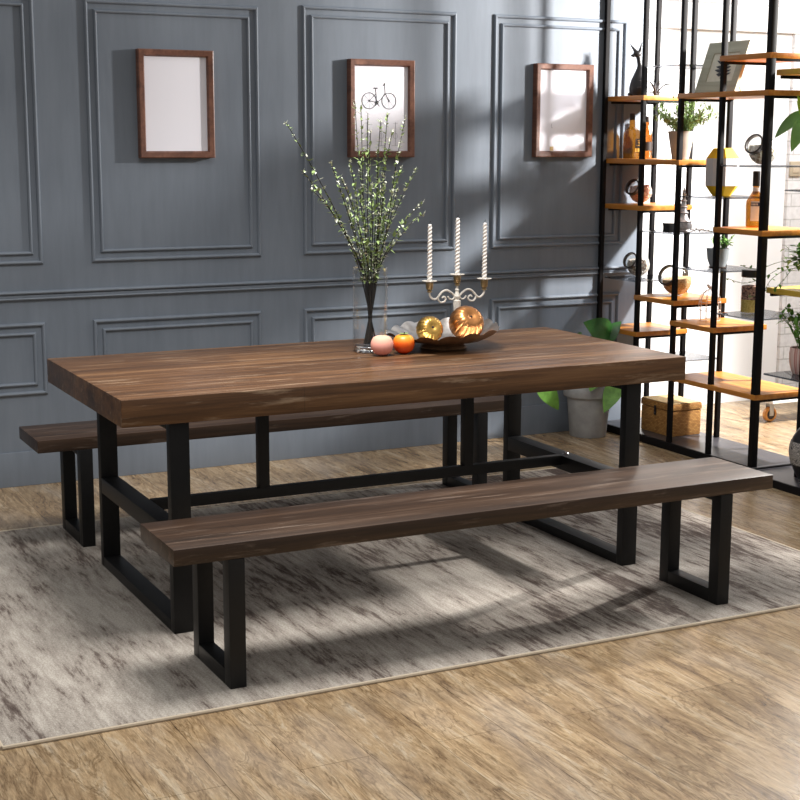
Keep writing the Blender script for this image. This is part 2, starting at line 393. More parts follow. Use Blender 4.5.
def tag(o, label, cat, group=None):
    o['label'] = label; o['category'] = cat
    if group: o['group'] = group
    return o
def copy_tree(o, parent=None):
    c = o.copy(); COL.objects.link(c)
    if parent is not None: c.parent = parent
    for ch in list(o.children): copy_tree(ch, c)
    return c
def struct(name, bm, mat, sharp=35):
    return obj(name, bm, mat, None, None, sharp, kind='structure')
def align(d):
    return Vector((0, 0, 1)).rotation_difference(Vector(d).normalized()).to_matrix().to_4x4()

# ------------------------------------------------------------------ the room
WY = 2.247
b = bm_new(); box(b, -4, 9, -6, 6, FL - .06, FL); struct('floor', b, 'floor')
b = bm_new(); box(b, -4, 3.445, WY, WY + .12, FL, 2.75); struct('wall_back', b, 'wall')
b = bm_new(); box(b, 3.445, 9, 2.56, 2.68, FL, 2.75); struct('wall_right', b, 'white_plaster')
b = bm_new(); box(b, 3.46, 9, 2.53, 2.56, 2.105, 2.245, .004); struct('trim_1', b, 'white_plaster')
b = bm_new(); box(b, 3.46, 9, 2.535, 2.56, 2.245, 2.75); struct('wall_right_brick', b, 'brick')
b = bm_new(); box(b, 4.70, 9, 2.535, 2.56, FL, 2.105); struct('wall_right_pier', b, 'brick')
b = bm_new(); box(b, -4, 3.445, WY - .008, WY, FL, .146, .003); struct('baseboard_back', b, 'wall')
# chair rail
def profile_x(bm, prof, x0, x1):
    a = [bm.verts.new((x0, y, z)) for y, z in prof]; c = [bm.verts.new((x1, y, z)) for y, z in prof]
    n = len(prof)
    for i in range(n): bm.faces.new((a[i], a[(i + 1) % n], c[(i + 1) % n], c[i]))
    bm.faces.new(a); bm.faces.new(list(reversed(c)))
def rail_prof():
    p = [(WY, .853)]
    for k in range(7):
        t = PI / 2 - k * PI / 6; p.append((WY - .004 - .014 * math.cos(t), .8445 + .0085 * math.sin(t)))
    p += [(WY - .009, .834), (WY - .009, .824)]
    for k in range(5):
        t = PI / 2 - k * PI / 4; p.append((WY - .006 - .008 * math.cos(t), .818 + .006 * math.sin(t)))
    p.append((WY, .811)); return p
b = bm_new(); profile_x(b, rail_prof(), -4, 3.445); struct('trim_2', b, 'wall', 30)
# raised panel mouldings: a mitred double bead
def rect_mould(bm, x0, x1, z0, z1, w=.018, d=.013):
    sec = [(0, 0)] + [(w / 2 - w / 2 * math.cos(k * PI / 6), d * math.sin(k * PI / 6)) for k in range(1, 6)] + [(w, 0)]
    cs = []
    for (cx, cz, sx, sz) in ((x0, z0, 1, 1), (x1, z0, -1, 1), (x1, z1, -1, -1), (x0, z1, 1, -1)):
        cs.append([bm.verts.new((cx + sx * s, WY - h, cz + sz * s)) for s, h in sec])
    for i in range(4):
        a, c = cs[i], cs[(i + 1) % 4]
        for k in range(len(sec) - 1): bm.faces.new((a[k], a[k + 1], c[k + 1], c[k]))
panels = [(-.49, .304, .966, 2.103), (.517, 1.313, .966, 2.09), (1.527, 2.335, .966, 2.106), (2.543, 3.331, .966, 2.106),
          (-.49, .302, .395, .713), (.513, 1.311, .395, .713), (1.524, 2.335, .395, .713), (2.545, 3.331, .395, .713)]
for i, (x0, x1, z0, z1) in enumerate(panels):
    b = bm_new(); rect_mould(b, x0, x1, z0, z1); rect_mould(b, x0 + .041, x1 - .041, z0 + .041, z1 - .041, .016, .012)
    struct('trim_%d' % (i + 3), b, 'wall', 25)
t = obj('wall_switch', box(bm_new(), 4.70, 4.785, 2.522, 2.535, 1.30, 1.385, .004), 'switch')
tag(t, 'small square tan switch plate on the white brick wall', 'switch plate')
obj('rocker', box(bm_new(), 4.718, 4.767, 2.518, 2.523, 1.32, 1.365, .002), 'cord_edge', t)

# ------------------------------------------------------------------ rug
rug = thing('area_rug', 'beige and brown streaked rug under the table and benches', 'rug', (1.02, .455, 0))
RX, RY = 1.514, 1.035
b = bm_new(); box(b, -RX, RX, -RY, RY, FL, 0, .003); obj('pile', b, 'rug', rug)
b = bm_new()
pts = [(-RX, -RY), (RX, -RY), (RX, RY), (-RX, RY)]
for i in range(4):
    p, q = pts[i], pts[(i + 1) % 4]
    tube(b, [(p[0], p[1], -.0035), (q[0], q[1], -.0035)], .0058, 8)
obj('binding', b, 'cord_edge', rug, label='pale beige bound edge')

# ------------------------------------------------------------------ dining table
TL, TW, TT, TH = 2.042, .923, .083, .75
table = thing('dining_table', 'large brown wooden dining table on black steel loop legs', 'table', (0, 0, 0))
b = bm_new(); box(b, 0, TL, 0, TW, TH - TT, TH, .004, 2)
top = obj('tabletop', b, 'table', table)
LX = (.157, TL - .221)
for x in LX:
    for y in (.041, .8455):
        b = bm_new(); box(b, x, x + .062, y, y + .036, 0, TH - TT, .0025); obj('leg', b, 'black_metal', table)
    b = bm_new(); box(b, x, x + .062, .077, .8455, 0, .036, .0025); obj('foot_rail', b, 'black_metal', table)
    b = bm_new(); box(b, x, x + .062, .077, .8455, .27, .325, .0025); obj('cross_rail', b, 'black_metal', table)
    b = bm_new(); box(b, x, x + .062, .077, .8455, TH - TT - .03, TH - TT, .0025); obj('top_rail', b, 'black_metal', table)
b = bm_new(); box(b, LX[0] + .062, LX[1], .448, .475, .289, .327, .002); st = obj('stretcher', b, 'black_metal', table)
b = bm_new(); lathe(b, [(.009, 0), (.009, .004), (.006, .007)], 12, Matrix.Translation((LX[1] + .031, .461, .325))); obj('bolt', b, 'silver', table, label='small silver bolt on the rail')
for x in (.598, 1.398):
    b = bm_new(); box(b, x, x + .038, .445, .478, .327, TH - TT, .002); obj('support_post', b, 'black_metal', table)

# ------------------------------------------------------------------ benches
def make_bench():
    w = .31; ln = 2.055
    r = thing('dining_bench', 'dark wooden bench on the open side of the table, away from the wall', 'bench', (0, -.466, 0))
    b = bm_new(); box(b, 0, ln, 0, w, .371, .418, .003, 2); obj('seat', b, 'bench', r)
    for x in (.153, 1.841):
        for y in (-.002, w - .046):
            b = bm_new(); box(b, x, x + .048, y, y + .048, 0, .371, .002); obj('leg', b, 'black_metal', r)
        b = bm_new(); box(b, x, x + .048, .046, w - .046, 0, .046, .002); obj('foot_rail', b, 'black_metal', r)
        b = bm_new(); box(b, x, x + .048, .046, w - .046, .345, .371, .002); obj('top_rail', b, 'black_metal', r)
    return r
bench = make_bench(); bench['group'] = 'benches along the table'
rear = copy_tree(bench); rear.location = (.001, 1.126, 0)
rear['label'] = 'dark wooden bench behind the table, beside the panelled wall'

# ------------------------------------------------------------------ framed pictures on the wall
def frame(x0, x1, z0, z1, label, fw=.03, d=.036):
    w, h = x1 - x0, z1 - z0
    r = thing('picture_frame', label, 'picture', ((x0 + x1) / 2, WY, z0), 0, 'framed pictures on the panelled wall')
    b = bm_new()
    sec = [(0, 0), (0, d), (.004, d + .002), (fw - .006, d - .002), (fw, d - .012), (fw, 0)]
    cs = [[b.verts.new((cx + sx * s, -hh, cz + sz * s)) for s, hh in sec] for cx, cz, sx, sz in ((-w / 2, 0, 1, 1), (w / 2, 0, -1, 1), (w / 2, h, -1, -1), (-w / 2, h, 1, -1))]
    for i in range(4):
        a, c = cs[i], cs[(i + 1) % 4]
        for k in range(len(sec)): b.faces.new((a[k], a[(k + 1) % len(sec)], c[(k + 1) % len(sec)], c[k]))
    obj('frame', b, 'picture_wood', r, sharp=20)
    b = bm_new(); box(b, -w / 2 + fw - .004, w / 2 - fw + .004, -.02, -.003, fw - .004, h - fw + .004); pr = obj('print', b, 'print_paper', r)
    return r, pr, w, h
r1, p1, w1, h1 = frame(.742, 1.087, 1.419, 1.888, 'wooden picture frame with a blank print, left of the bicycle picture')
r2, p2, w2, h2 = frame(1.755, 2.094, 1.419, 1.872, 'wooden picture frame with a bicycle print, above the vase')
r3, p3, w3, h3 = frame(2.775, 3.112, 1.418, 1.877, 'wooden picture frame beside the shelving rack, nearest the cat')
def stroke(bm, pts, r=.0012, y=-.0205):
    tube(bm, [(x, y, z) for x, z in pts], r, 5)
def ring(bm, cx, cz, R, r, y=-.0205, n=28):
    stroke(bm, [(cx + R * math.cos(2 * PI * k / n), cz + R * math.sin(2 * PI * k / n)) for k in range(n + 1)], r, y)
def bicycle(bm):
    A, B = (-.064, .263), (.040, .263); R = .037
    for c in (A, B):
        ring(bm, c[0], c[1], R, .0016)
        for k in range(8):
            a = k * PI / 4; stroke(bm, [c, (c[0] + R * math.cos(a), c[1] + R * math.sin(a))], .0004)
        ring(bm, c[0], c[1], .003, .0014, n=8)
    bb = (-.024, .255); st_ = (-.030, .318); hd = (.020, .300)
    stroke(bm, [A, bb], .0014); stroke(bm, [A, (-.029, .295)], .001); stroke(bm, [bb, st_], .0014)
    stroke(bm, [bb, (.000, .272), hd], .0014); stroke(bm, [B, hd, (.017, .338)], .0014)
    stroke(bm, [(-.040, .322), (-.028, .321), (-.020, .322)], .003); stroke(bm, [(.010, .334), (.017, .340), (.018, .346)], .0024)
    ring(bm, bb[0], bb[1], .008, .0016, n=12); stroke(bm, [(-.03, .24), bb, (-.016, .245)], .0016); stroke(bm, [bb, (-.010, .238)], .0014)
b = bm_new(); bicycle(b); obj('bicycle_drawing', b, 'ink', r2, label='grey drawing of a bicycle')
b = bm_new()
for x in (-.075, .0, .075):
    stroke(b, [(x, .055), (x, .165)], .0008); stroke(b, [(x - .02, .055), (x + .02, .055)], .0009); stroke(b, [(x - .013, .16), (x + .013, .16)], .0007)
    ring(b, x, .10, .012, .0006, n=14)
obj('lower_drawing', b, 'pale_ink', r2, label='faint lamp-post like drawings')
b = bm_new()
stroke(b, [(-.068, .165), (-.068, .145), (-.061, .145)], .0009)
obj('small_print', b, 'pale_ink', r3)
b = bm_new(); box(b, -.075, -.055, -.0215, -.019, .032, .052); obj('gold_motif', b, 'gold_ink', r3, label='small gold patch at the foot of the print')

# ------------------------------------------------------------------ shelving rack
PY = (1.011, 1.325, 1.630, 1.931, 2.23)      # front to back
X0, X1 = 3.212, 3.528
rack = thing('shelving_rack', 'tall black metal shelving rack with orange boards and glass shelves', 'shelf', (X0, PY[0], FL))
def rp(name, bm, mat, label=None):
    for v in bm.verts: v.co -= Vector((X0, PY[0], FL))
    return obj(name, bm, mat, rack, label=label)
for i, y in enumerate(PY):
    w = .031 if i == 0 else .022
    xo = X0 - .024 if i == 4 else X0
    b = bm_new(); box(b, xo, xo + w, y - w / 2, y + w / 2, .028 if i < 4 else FL, 2.72, .0015); rp('post', b, 'rack_metal')
    xb = X1 - (.022 if i == 1 else 0)
    if True:
        b = bm_new(); box(b, xb - .022, xb, y - .011, y + .011, .028, 2.72, .0015); rp('post', b, 'rack_metal')
b = bm_new(); box(b, X0 - .004, X1 + .004, PY[0] - .02, WY - .012, FL, .028, .002)
rp('base_plate', b, 'rack_base')
b = bm_new()
box(b, X0 - .008, X0 + .006, PY[0] - .036, WY - .012, FL, .03, .002); rp('base_rim', b, 'rack_metal'); b = bm_new()
box(b, X0 + .006, X1 + .008, PY[0] - .036, PY[0] - .022, FL, .03, .002)
rp('base_rim', b, 'rack_metal')
def board(z, i, j, y0=None):
    ya = PY[i] - .018 if y0 is None else y0; yb = min(PY[j] + .014, WY - .015)
    b = bm_new(); box(b, X0 - .004, X1 + .003, ya, yb, z - .024, z, .002); o = rp('wooden_shelf', b, 'board')
    b = bm_new(); box(b, X0 + .022, X1 - .024, ya + .004, ya + .016, z - .036, z - .0245, .001); rp('shelf_bar', b, 'rack_metal'); b = bm_new(); box(b, X0 + .022, X1 - .024, yb - .016, yb - .004, z - .036, z - .0245, .001)
    rp('shelf_bar', b, 'rack_metal')
def glass(z, i, j, mat='shelf_glass'):
    yb = min(PY[j] - .012, WY - .02)
    b = bm_new(); box(b, X0 + .004, X1 - .004, PY[i] + .012, yb, z - .007, z, .001); rp('glass_shelf', b, mat, label='clear grey glass shelf')
board(1.722, 3, 4); board(1.41, 2, 4); board(1.18, 3, 4); glass(.802, 3, 4); board(.545, 3, 4)
glass(1.86, 2, 3); glass(1.058, 2, 3); board(.733, 2, 3); glass(.43, 2, 3)
board(1.722, 0, 2); glass(1.241, 1, 2); glass(.898, 1, 2); board(.636, 1, 2)
board(1.882, 0, 1); glass(1.392, 0, 1); board(1.107, 0, 1); glass(.708, 0, 1); board(.365, 0, 2)

# the second, nearer rack
r2k = thing('shelving_rack', 'nearer black rack with yellow boards, in front of the white brick wall', 'shelf', (3.13, .98, FL))
def r2p(name, bm, mat, label=None):
    for v in bm.verts: v.co -= Vector((3.13, .98, FL))
    return obj(name, bm, mat, r2k, label=label)
b = bm_new(); box(b, 3.15, 3.62, .1, .978, FL, .022, .002); r2p('base_plate', b, 'rack_base')
b = bm_new(); box(b, 3.138, 3.152, .1, .978, FL, .026, .002); r2p('base_rim', b, 'rack_metal')
for x, y in ((3.292, .782), (3.60, .782), (3.292, .12), (3.60, .12)):
    b = bm_new(); box(b, x - .011, x + .011, y - .011, y + .011, .0215, .95 if y > .5 and x < 3.4 else 2.72, .0015); r2p('post', b, 'rack_metal')
for z in (.85, 1.812):
    b = bm_new(); box(b, 3.285, 3.62, .1, 1.04, z - .026, z, .002); r2p('wooden_shelf', b, 'yellow_board', label='yellow wooden shelf board')
    b = bm_new(); box(b, 3.30, 3.60, 1.015, 1.03, z - .04, z - .0265, .001); r2p('shelf_bar', b, 'rack_metal')
b = bm_new(); box(b, 3.29, 3.61, .1, .955, 1.283, 1.29, .001); r2p('glass_shelf', b, 'shelf_glass')
b = bm_new(); box(b, 3.22, 3.61, .1, .955, .465, .473, .001); r2p('glass_shelf', b, 'dark_shelf_glass', label='smoked dark glass shelf')
b = bm_new(); tube(b, [(3.34, .86, .464), (3.43, .86, .38)], .006, 8); tube(b, [(3.43, .86, .38), (3.60, .79, .37)], .006, 8); r2p('bracket', b, 'rack_metal')

# ------------------------------------------------------------------ things on the table
vase = thing('glass_vase', 'tall clear glass cylinder vase holding leafy twigs on the table', 'vase', (1.088, .595, TH))
b = bm_new(); lathe(b, [(.060, 0), (.0627, .003), (.0627, .303), (.0615, .3045), (.0585, .303), (.0585, .024)], 48, None, None, False, False); obj('vessel', b, 'vase_glass', vase)
b = bm_new(); lathe(b, [(.055, .001), (.0575, .003), (.0575, .021), (.056, .023)], 48); obj('base_disc', b, 'solid_glass', vase)
tips = [(-0.344, -0.069, 0.805), (-0.299, -0.103, 0.644), (-0.234, -0.027, 0.581), (-0.19, -0.09, 0.67), (-0.164, -0.113, 0.624), (-0.09, -0.026, 0.675), (-0.008, 0.109, 0.886), (0.001, 0.078, 0.872), (0.024, 0.069, 0.844), (-0.032, -0.072, 0.781), (0.034, 0.01, 0.716), (0.013, -0.058, 0.818), (0.026, -0.085, 0.835), (0.037, -0.102, 0.781), (0.101, -0.074, 0.829), (0.18, 0.111, 0.651), (0.224, 0.086, 0.644), (0.254, 0.08, 0.525), (0.258, 0.078, 0.485), (0.068, -0.08, 0.579), (-0.063, -0.049, 0.58), (0.022, 0.033, 0.594), (0.086, 0.06, 0.61), (-0.048, 0.092, 0.54), (0.134, 0.099, 0.519)]
special = {3: 'leafy twig leaning left, ending just left of the bicycle picture',
           0: 'longest leafy twig in the glass vase, arching far out to the left',
           1: 'leafy twig in the glass vase just below the longest left twig',
           2: 'short leafy twig, lowest of those leaning left from the glass vase',
           6: 'tall leafy twig in the vase, in front of the bicycle picture at its left edge',
           14: 'tall leafy twig in the vase, reaching the right edge of the bicycle print',
           18: 'lowest leafy twig leaning out of the vase towards the left candle',
           16: 'leafy twig leaning right from the vase, ending right of the bicycle picture',
           17: 'second lowest twig leaning out of the vase towards the left candle'}
for i, tp in enumerate(tips):
    tp = Vector(tp); az = math.atan2(tp.y, tp.x); lean = min(1, Vector((tp.x, tp.y)).length / .22)
    mr = .018 + .03 * lean * random.uniform(.7, 1)
    aa = az + random.uniform(-.35, .35)
    mouth = Vector((mr * math.cos(aa), mr * math.sin(aa), .305))
    foot = Vector((-.45 * mr * math.cos(aa) + random.uniform(-.006, .006), -.45 * mr * math.sin(aa) + random.uniform(-.006, .006), .029))
    d = tp - mouth
    mids = [mouth + d * t + Vector((0, 0, .06 * lean * 4 * t * (1 - t) * .5)) + Vector((random.uniform(-.006, .006), random.uniform(-.006, .006), 0)) for t in (.33, .68)]
    path = smooth_path([foot, (foot + mouth) / 2, mouth, *mids, tp], 5)
    lab = special.get(i, 'leafy twig in the dense middle of the bunch in the glass vase')
    br = thing('leafy_twig', lab, 'twig', (1.088, .595, TH), 0, 'leafy twigs in the glass vase')
    n = len(path)
    b = bm_new(); tube(b, path, [.0027 - .0014 * k / n for k in range(n)], 6); obj('stem', b, 'stem', br)
    lb = bm_new()
    start = int(n * .34)
    nl = int(26 + 22 * tp.z)
    for k in range(nl):
        t = start + (n - 1 - start) * (k + random.random()) / nl
        q = int(t); p = path[q].lerp(path[min(q + 1, n - 1)], t - q)
        tang = (path[min(q + 1, n - 1)] - path[max(q - 1, 0)]).normalized()
        for s in range(random.choice((1, 2, 2))):
            dr = (tang * random.uniform(.2, .9) + Vector((random.gauss(0, 1), random.gauss(0, 1), random.gauss(.1, .7)))).normalized()
            ln = random.uniform(.014, .028) * (.8 if k > nl * .8 else 1)
            if random.random() < .42 or k == nl - 1:
                leaf(lb, p, p + dr * ln * .7, ln * .5, n=3, mi=1)
            else:
                leaf(lb, p, p + dr * ln, ln * .5, n=4)
    leaf(lb, path[-1], path[-1] + Vector((.004, -.003, .013)), .007, n=3, mi=1); leaf(lb, path[-1], path[-1] + Vector((-.009, .003, .007)), .006, n=3, mi=1)
    lo = obj('leaves', lb, 'young_leaf', br, sharp=80, label='green leaves and whitish buds'); lo.data.materials.append(M['bud'])

def round_fruit(name, r, h, mat, label, cat, loc):
    t = thing(name, label, cat, loc)
    b = bm_new(); pr = []
    for k in range(17):
        a = -PI / 2 + PI * k / 16
        rr = r * math.cos(a) ** .9 if abs(math.cos(a)) > 1e-4 else .0008
        z = h / 2 + h / 2 * math.sin(a)
        if k > 12: z -= .0035 * (k - 12) / 4 * 2
        if k == 0: rr = .0008
        pr.append((max(rr, .0008), z))
    lathe(b, pr, 32); obj('skin', b, mat, t, sharp=180)
    return t, h
pe, h = round_fruit('peach', .0405, .077, 'peach', 'pink peach on the table in front of the glass vase', 'fruit', (1.082, .485, TH))
b = bm_new(); tube(b, [(0, 0, .066), (.001, 0, .071)], .002, 6); obj('stalk', b, 'stem', pe)
pe, h = round_fruit('persimmon', .0395, .074, 'persimmon', 'orange persimmon on the table between the peach and the bowl', 'fruit', (1.173, .495, TH))
b = bm_new()
for k in range(4):
    a = k * PI / 2 + .4; leaf(b, (0, 0, .069), (.024 * math.cos(a), .024 * math.sin(a), .0735), .017, n=5)
obj('calyx', b, 'grey_leaf', pe, label='dry green calyx')
b = bm_new(); tube(b, [(0, 0, .066), (.003, 0, .077)], .002, 6); obj('stalk', b, 'stem', pe)

BC = (1.377, .575)
bowl = thing('footed_bowl', 'low footed metal bowl with a scalloped rim on the table', 'bowl', (*BC, TH))
def scal(r, z, a, i):
    k = max(0, (r - .13) / .062)
    wv = abs(math.sin(7.5 * a + .6)) ** .7
    return r + k * .006 * math.sin(5 * a), z + k * (.013 * wv - .005) + k * k * .010 * math.cos(a - 0.2)
b = bm_new(); lathe(b, [(.055, .018), (.09, .020), (.135, .029), (.165, .042), (.192, .056), (.206, .067)], 120, None, scal, cap1=False); obj('outer_shell', b, 'bronze', bowl, sharp=180)
b = bm_new(); lathe(b, [(.002, .0225), (.055, .0225), (.09, .0245), (.134, .0335), (.163, .0465), (.190, .0595), (.206, .067)], 120, None, scal, cap0=False, cap1=False); obj('lining', b, 'silver', bowl, sharp=180, label='bright silver inner face')
b = bm_new(); lathe(b, [(.084, 0), (.087, .003), (.083, .008), (.070, .014), (.062, .021)], 48); obj('foot', b, 'bronze', bowl)
def pumpkin(name, r, h, axis, center, mat, label, ribs):
    t = thing(name, label, 'ornament', center, 0, 'gold pumpkins in the footed bowl')
    mt = align(axis)
    def rib(rr, z, a, i):
        return rr * (1 - .045 * (1 - abs(math.cos(ribs / 2 * a))) ** 2.2), z
    b = bm_new(); pr = []
    for k in range(25):
        a = -PI / 2 + PI * k / 24
        z = h / 2 * math.sin(a); rr = r * math.cos(a) ** .8 if 0 < k < 24 else .001
        z -= math.copysign(.12 * h * max(0, 1 - rr / (r * .6)) ** 1.5, z)
        pr.append((max(rr, .001), z))
    lathe(b, pr, ribs * 10, mt, rib); obj('shell', b, mat, t, sharp=180)
    zc = pr[-1][1]
    b = bm_new(); lathe(b, [(.0042, zc - .004), (.0046, zc + .002), (.002, zc + .004)], 12, mt); obj('stem_stub', b, 'calyx', t)
    return t
pumpkin('gold_pumpkin', .050, .088, (-.10, -.9, .34), (1.316, .57, TH + .070), 'gold', 'smaller yellow gold pumpkin in the footed bowl', 16)
pumpkin('gold_pumpkin', .066, .115, (.02, -.72, .58), (1.474, .578, TH + .084), 'copper', 'larger copper gold pumpkin in the footed bowl', 16)

CB = (1.556, .80)
cand = thing('candelabra', 'ivory three armed candelabra behind the footed bowl', 'candelabra', (*CB, TH))
b = bm_new(); lathe(b, [(.045, 0), (.047, .004), (.040, .010), (.022, .016), (.012, .026), (.009, .036)], 32); obj('base', b, 'ivory_metal', cand)
def flute(r, z, a, i): return r * (1 + .06 * math.cos(8 * a)), z
b = bm_new(); lathe(b, [(.009, .034), (.007, .05), (.009, .075), (.0125, .10), (.0145, .13), (.0145, .142), (.008, .147), (.0115, .153), (.013, .160), (.009, .168), (.006, .178), (.0085, .184), (.0045, .190), (.0045, .203)], 32, None, flute); obj('stem', b, 'ivory_metal', cand)
for s in (-1, 1):
    b = bm_new()
    arm = [(.009, .158), (.022, .172), (.045, .184), (.066, .178), (.078, .165), (.094, .152), (.108, .155), (.119, .168), (.120, .182)]
    tube(b, smooth_path([(s * x, 0, z) for x, z in arm], 6), .0042, 8)
    sc = [(.066, .178), (.080, .165), (.082, .150), (.072, .139), (.056, .141), (.049, .151), (.057, .160), (.066, .155)]
    tube(b, smooth_path([(s * x, 0, z) for x, z in sc], 6), .0036, 8)
    sc = [(.012, .156), (.020, .148), (.032, .150), (.040, .160)]
    tube(b, smooth_path([(s * x, 0, z) for x, z in sc], 5), .0032, 8)
    obj('arm', b, 'ivory_metal', cand)
CUP = [(-.12, .182, 'white twisted candle on the candelabra, nearest the leafy twigs'), (0, .203, 'highest white twisted candle, on the middle stem of the candelabra'), (.12, .182, 'white twisted candle on the candelabra, farthest from the leafy twigs')]
for x, z, lab in CUP:
    b = bm_new(); lathe(b, [(.005, z - .004), (.012, z - .001), (.006, z + .004), (.0125, z + .009), (.0145, z + .022), (.0145, z + .036), (.0115, z + .036), (.0115, z + .03)], 24, Matrix.Translation((x, 0, 0))); obj('candle_cup', b, 'brass', cand, label='brass coloured cup')
    b = bm_new(); lathe(b, [(.0118, z + .0365), (.026, z + .0385), (.029, z + .041), (.028, z + .042), (.024, z + .040), (.0118, z + .039)], 32, Matrix.Translation((x, 0, 0))); obj('drip_pan', b, 'ivory_metal', cand)
    c = thing('twisted_candle', lab, 'candle', (CB[0] + x, CB[1], TH + z + .0305), 0, 'candles in the candelabra')
    H = .226; b = bm_new(); rings = []
    NS, NA = 300, 24
    for k in range(NS + 1):
        zz = H * k / NS; base = .0088 - .0018 * k / NS
        if k > NS - 4: base *= (NS - k + .4) / 4.4
        rings.append([b.verts.new((base * (1 + .24 * math.cos(2 * (2 * PI * q / NA) - zz * 440)) * math.cos(2 * PI * q / NA), base * (1 + .24 * math.cos(2 * (2 * PI * q / NA) - zz * 440)) * math.sin(2 * PI * q / NA), zz)) for q in range(NA)])
    for A_, B_ in zip(rings, rings[1:]):
        for q in range(NA): b.faces.new((A_[q], A_[(q + 1) % NA], B_[(q + 1) % NA], B_[q]))
    b.faces.new(list(reversed(rings[0]))); b.faces.new(rings[-1])
    obj('wax', b, 'wax', c, sharp=180)
    b = bm_new(); tube(b, [(0, 0, H - .002), (.0005, 0, H + .006), (.002, 0, H + .011)], .0009, 6); obj('wick', b, 'wick', c)

# ------------------------------------------------------------------ things on the rack
# black cat figurine
t = thing('cat_figurine', 'black slender cat figurine on the top shelf board by the wall', 'figurine', (3.285, 2.068, 1.722), -.4652)
b = bm_new()
path = smooth_path([(0, 0, 0), (0, 0, .03), (0, 0, .065), (.004, 0, .10), (.007, 0, .135), (.003, 0, .165), (-.002, 0, .19), (-.006, 0, .205)], 5)
prof = []
for p in path:
    z = p.z
    prof.append(.040 + .006 * math.sin(z / .065 * PI) if z < .065 else max(.0125, .0405 - (z - .065) * .31))
tube(b, path, prof, 20)
ball(b, (-.010, -.002, .207), .0185, (1.15, .9, .95)); ball(b, (-.029, -.006, .199), .0105, (1.3, .8, .75))
for x, lx in ((-.016, -.026), (.003, .006)):
    m_ = Matrix.Translation((x, 0, .216)) @ align((lx * 1.1, 0, .036))
    lathe(b, [(.011, -.006), (.0075, .014), (.0012, .050)], 10, m_)
for y in (-.016, .016): ball(b, (-.028, y, .012), .012, (1.5, .8, 1))
obj('body', b, 'black_cast', t, sharp=60)
b = bm_new(); tube(b, smooth_path([(.03, .01, .012), (.02, .045, .010), (-.02, .05, .010), (-.045, .03, .010)], 6), [.007] * 18 + [.004], 10); obj('tail', b, 'black_cast', t)
# silver air plant beside the cat
t = thing('air_plant', 'silvery spiky air plant beside the black cat on the top board', 'plant', (3.320, 1.965, 1.722))
b = bm_new(); rn = random.Random(3)
for k in range(16):
    a = rn.uniform(0, 2 * PI); e = rn.uniform(.1, 1.2); ln = rn.uniform(.07, .125)
    p = [(0, 0, .008), (.5 * ln * math.cos(a) * math.cos(e), .5 * ln * math.sin(a) * math.cos(e), .012 + .6 * ln * math.sin(e)), (ln * math.cos(a) * math.cos(e * .7), ln * math.sin(a) * math.cos(e * .7), .012 + ln * math.sin(e * .6))]
    tube(b, smooth_path(p, 4), [.004 - .0004 * i for i in range(9)], 6)
ball(b, (0, 0, .009), .009)
obj('spikes', b, 'air_plant', t)
# bottles
def bottle(label, loc, prof, mat, cap_r, cap_z0, cap_z1, rz=0, sq=False):
    t = thing('spirit_bottle', label, 'bottle', loc, rz, 'spirit bottles on the rack')
    b = bm_new()
    def rf(r, z, a, i):
        if not sq: return r, z
        k = 1 / max(abs(math.cos(a)), abs(math.sin(a))); return r * min(k, 1.22), z
    lathe(b, prof, 40, None, rf); obj('glass_body', b, mat, t)
    b = bm_new(); lathe(b, [(cap_r, cap_z0), (cap_r, cap_z1 - .003), (cap_r - .002, cap_z1)], 20); obj('cap', b, 'label_black', t, label='black neck seal')
    return t
t = bottle('square amber bottle with a black label, beside the silver pot shelf post', (3.390, 2.165, 1.41), [(.034, 0), (.036, .004), (.036, .125), (.03, .142), (.012, .155), (.011, .20), (.0, .20)][:6], 'amber', .0125, .195, .235, 0, True) if False else \
    bottle('square amber bottle with a black label on the second board', (3.325, 2.165, 1.41), [(.034, 0), (.036, .004), (.036, .125), (.03, .145), (.013, .158), (.0115, .20)], 'amber', .0135, .195, .228, .465, True)
for zz0, zz1, mt in ((.035, .052, 'label_gold'), (.053, .10, 'label_black')):
    b = bm_new(); box(b, -.033, .033, -.0395, -.0375, zz0, zz1); obj('label', b, mt, t)
b = bm_new()
for k, (w, z) in enumerate(((.03, .09), (.022, .08), (.04, .067))): box(b, -w / 2, w / 2, -.0404, -.0394, z - .002, z + .002)
obj('label_lettering', b, 'label_gold', t)
t = bottle('round red amber bottle behind the square amber one', (3.420, 2.165, 1.41), [(.027, 0), (.029, .004), (.029, .115), (.02, .14), (.0105, .155), (.0105, .19)], 'red_amber', .0115, .185, .215)
b = bm_new(); lathe(b, [(.0297, .04), (.0297, .085)], 40, None, None, False, False); obj('label', b, 'label_black', t)
t = bottle('cognac bottle with a navy and cream label under the tilted jar', (3.380, 1.252, 1.107), [(.036, 0), (.040, .006), (.043, .10), (.041, .12), (.026, .145), (.0145, .165), (.0135, .20)], 'amber', .0165, .188, .257)
ang0, ang1 = math.radians(-158), math.radians(-72)
def patch(bm, r0, r1, z0, z1, n=16):
    vs = []
    for k in range(n + 1):
        a = ang0 + (ang1 - ang0) * k / n
        vs.append((bm.verts.new((r0 * math.cos(a), r0 * math.sin(a), z0)), bm.verts.new((r1 * math.cos(a), r1 * math.sin(a), z1))))
    for p_, q_ in zip(vs, vs[1:]): bm.faces.new((p_[0], q_[0], q_[1], p_[1]))
b = bm_new(); patch(b, .0424, .0437, .03, .12); obj('label', b, 'label_white', t)
b = bm_new(); patch(b, .0441, .0443, .098, .115); obj('label_band', b, 'label_navy', t, label='navy band of the label')
b = bm_new()
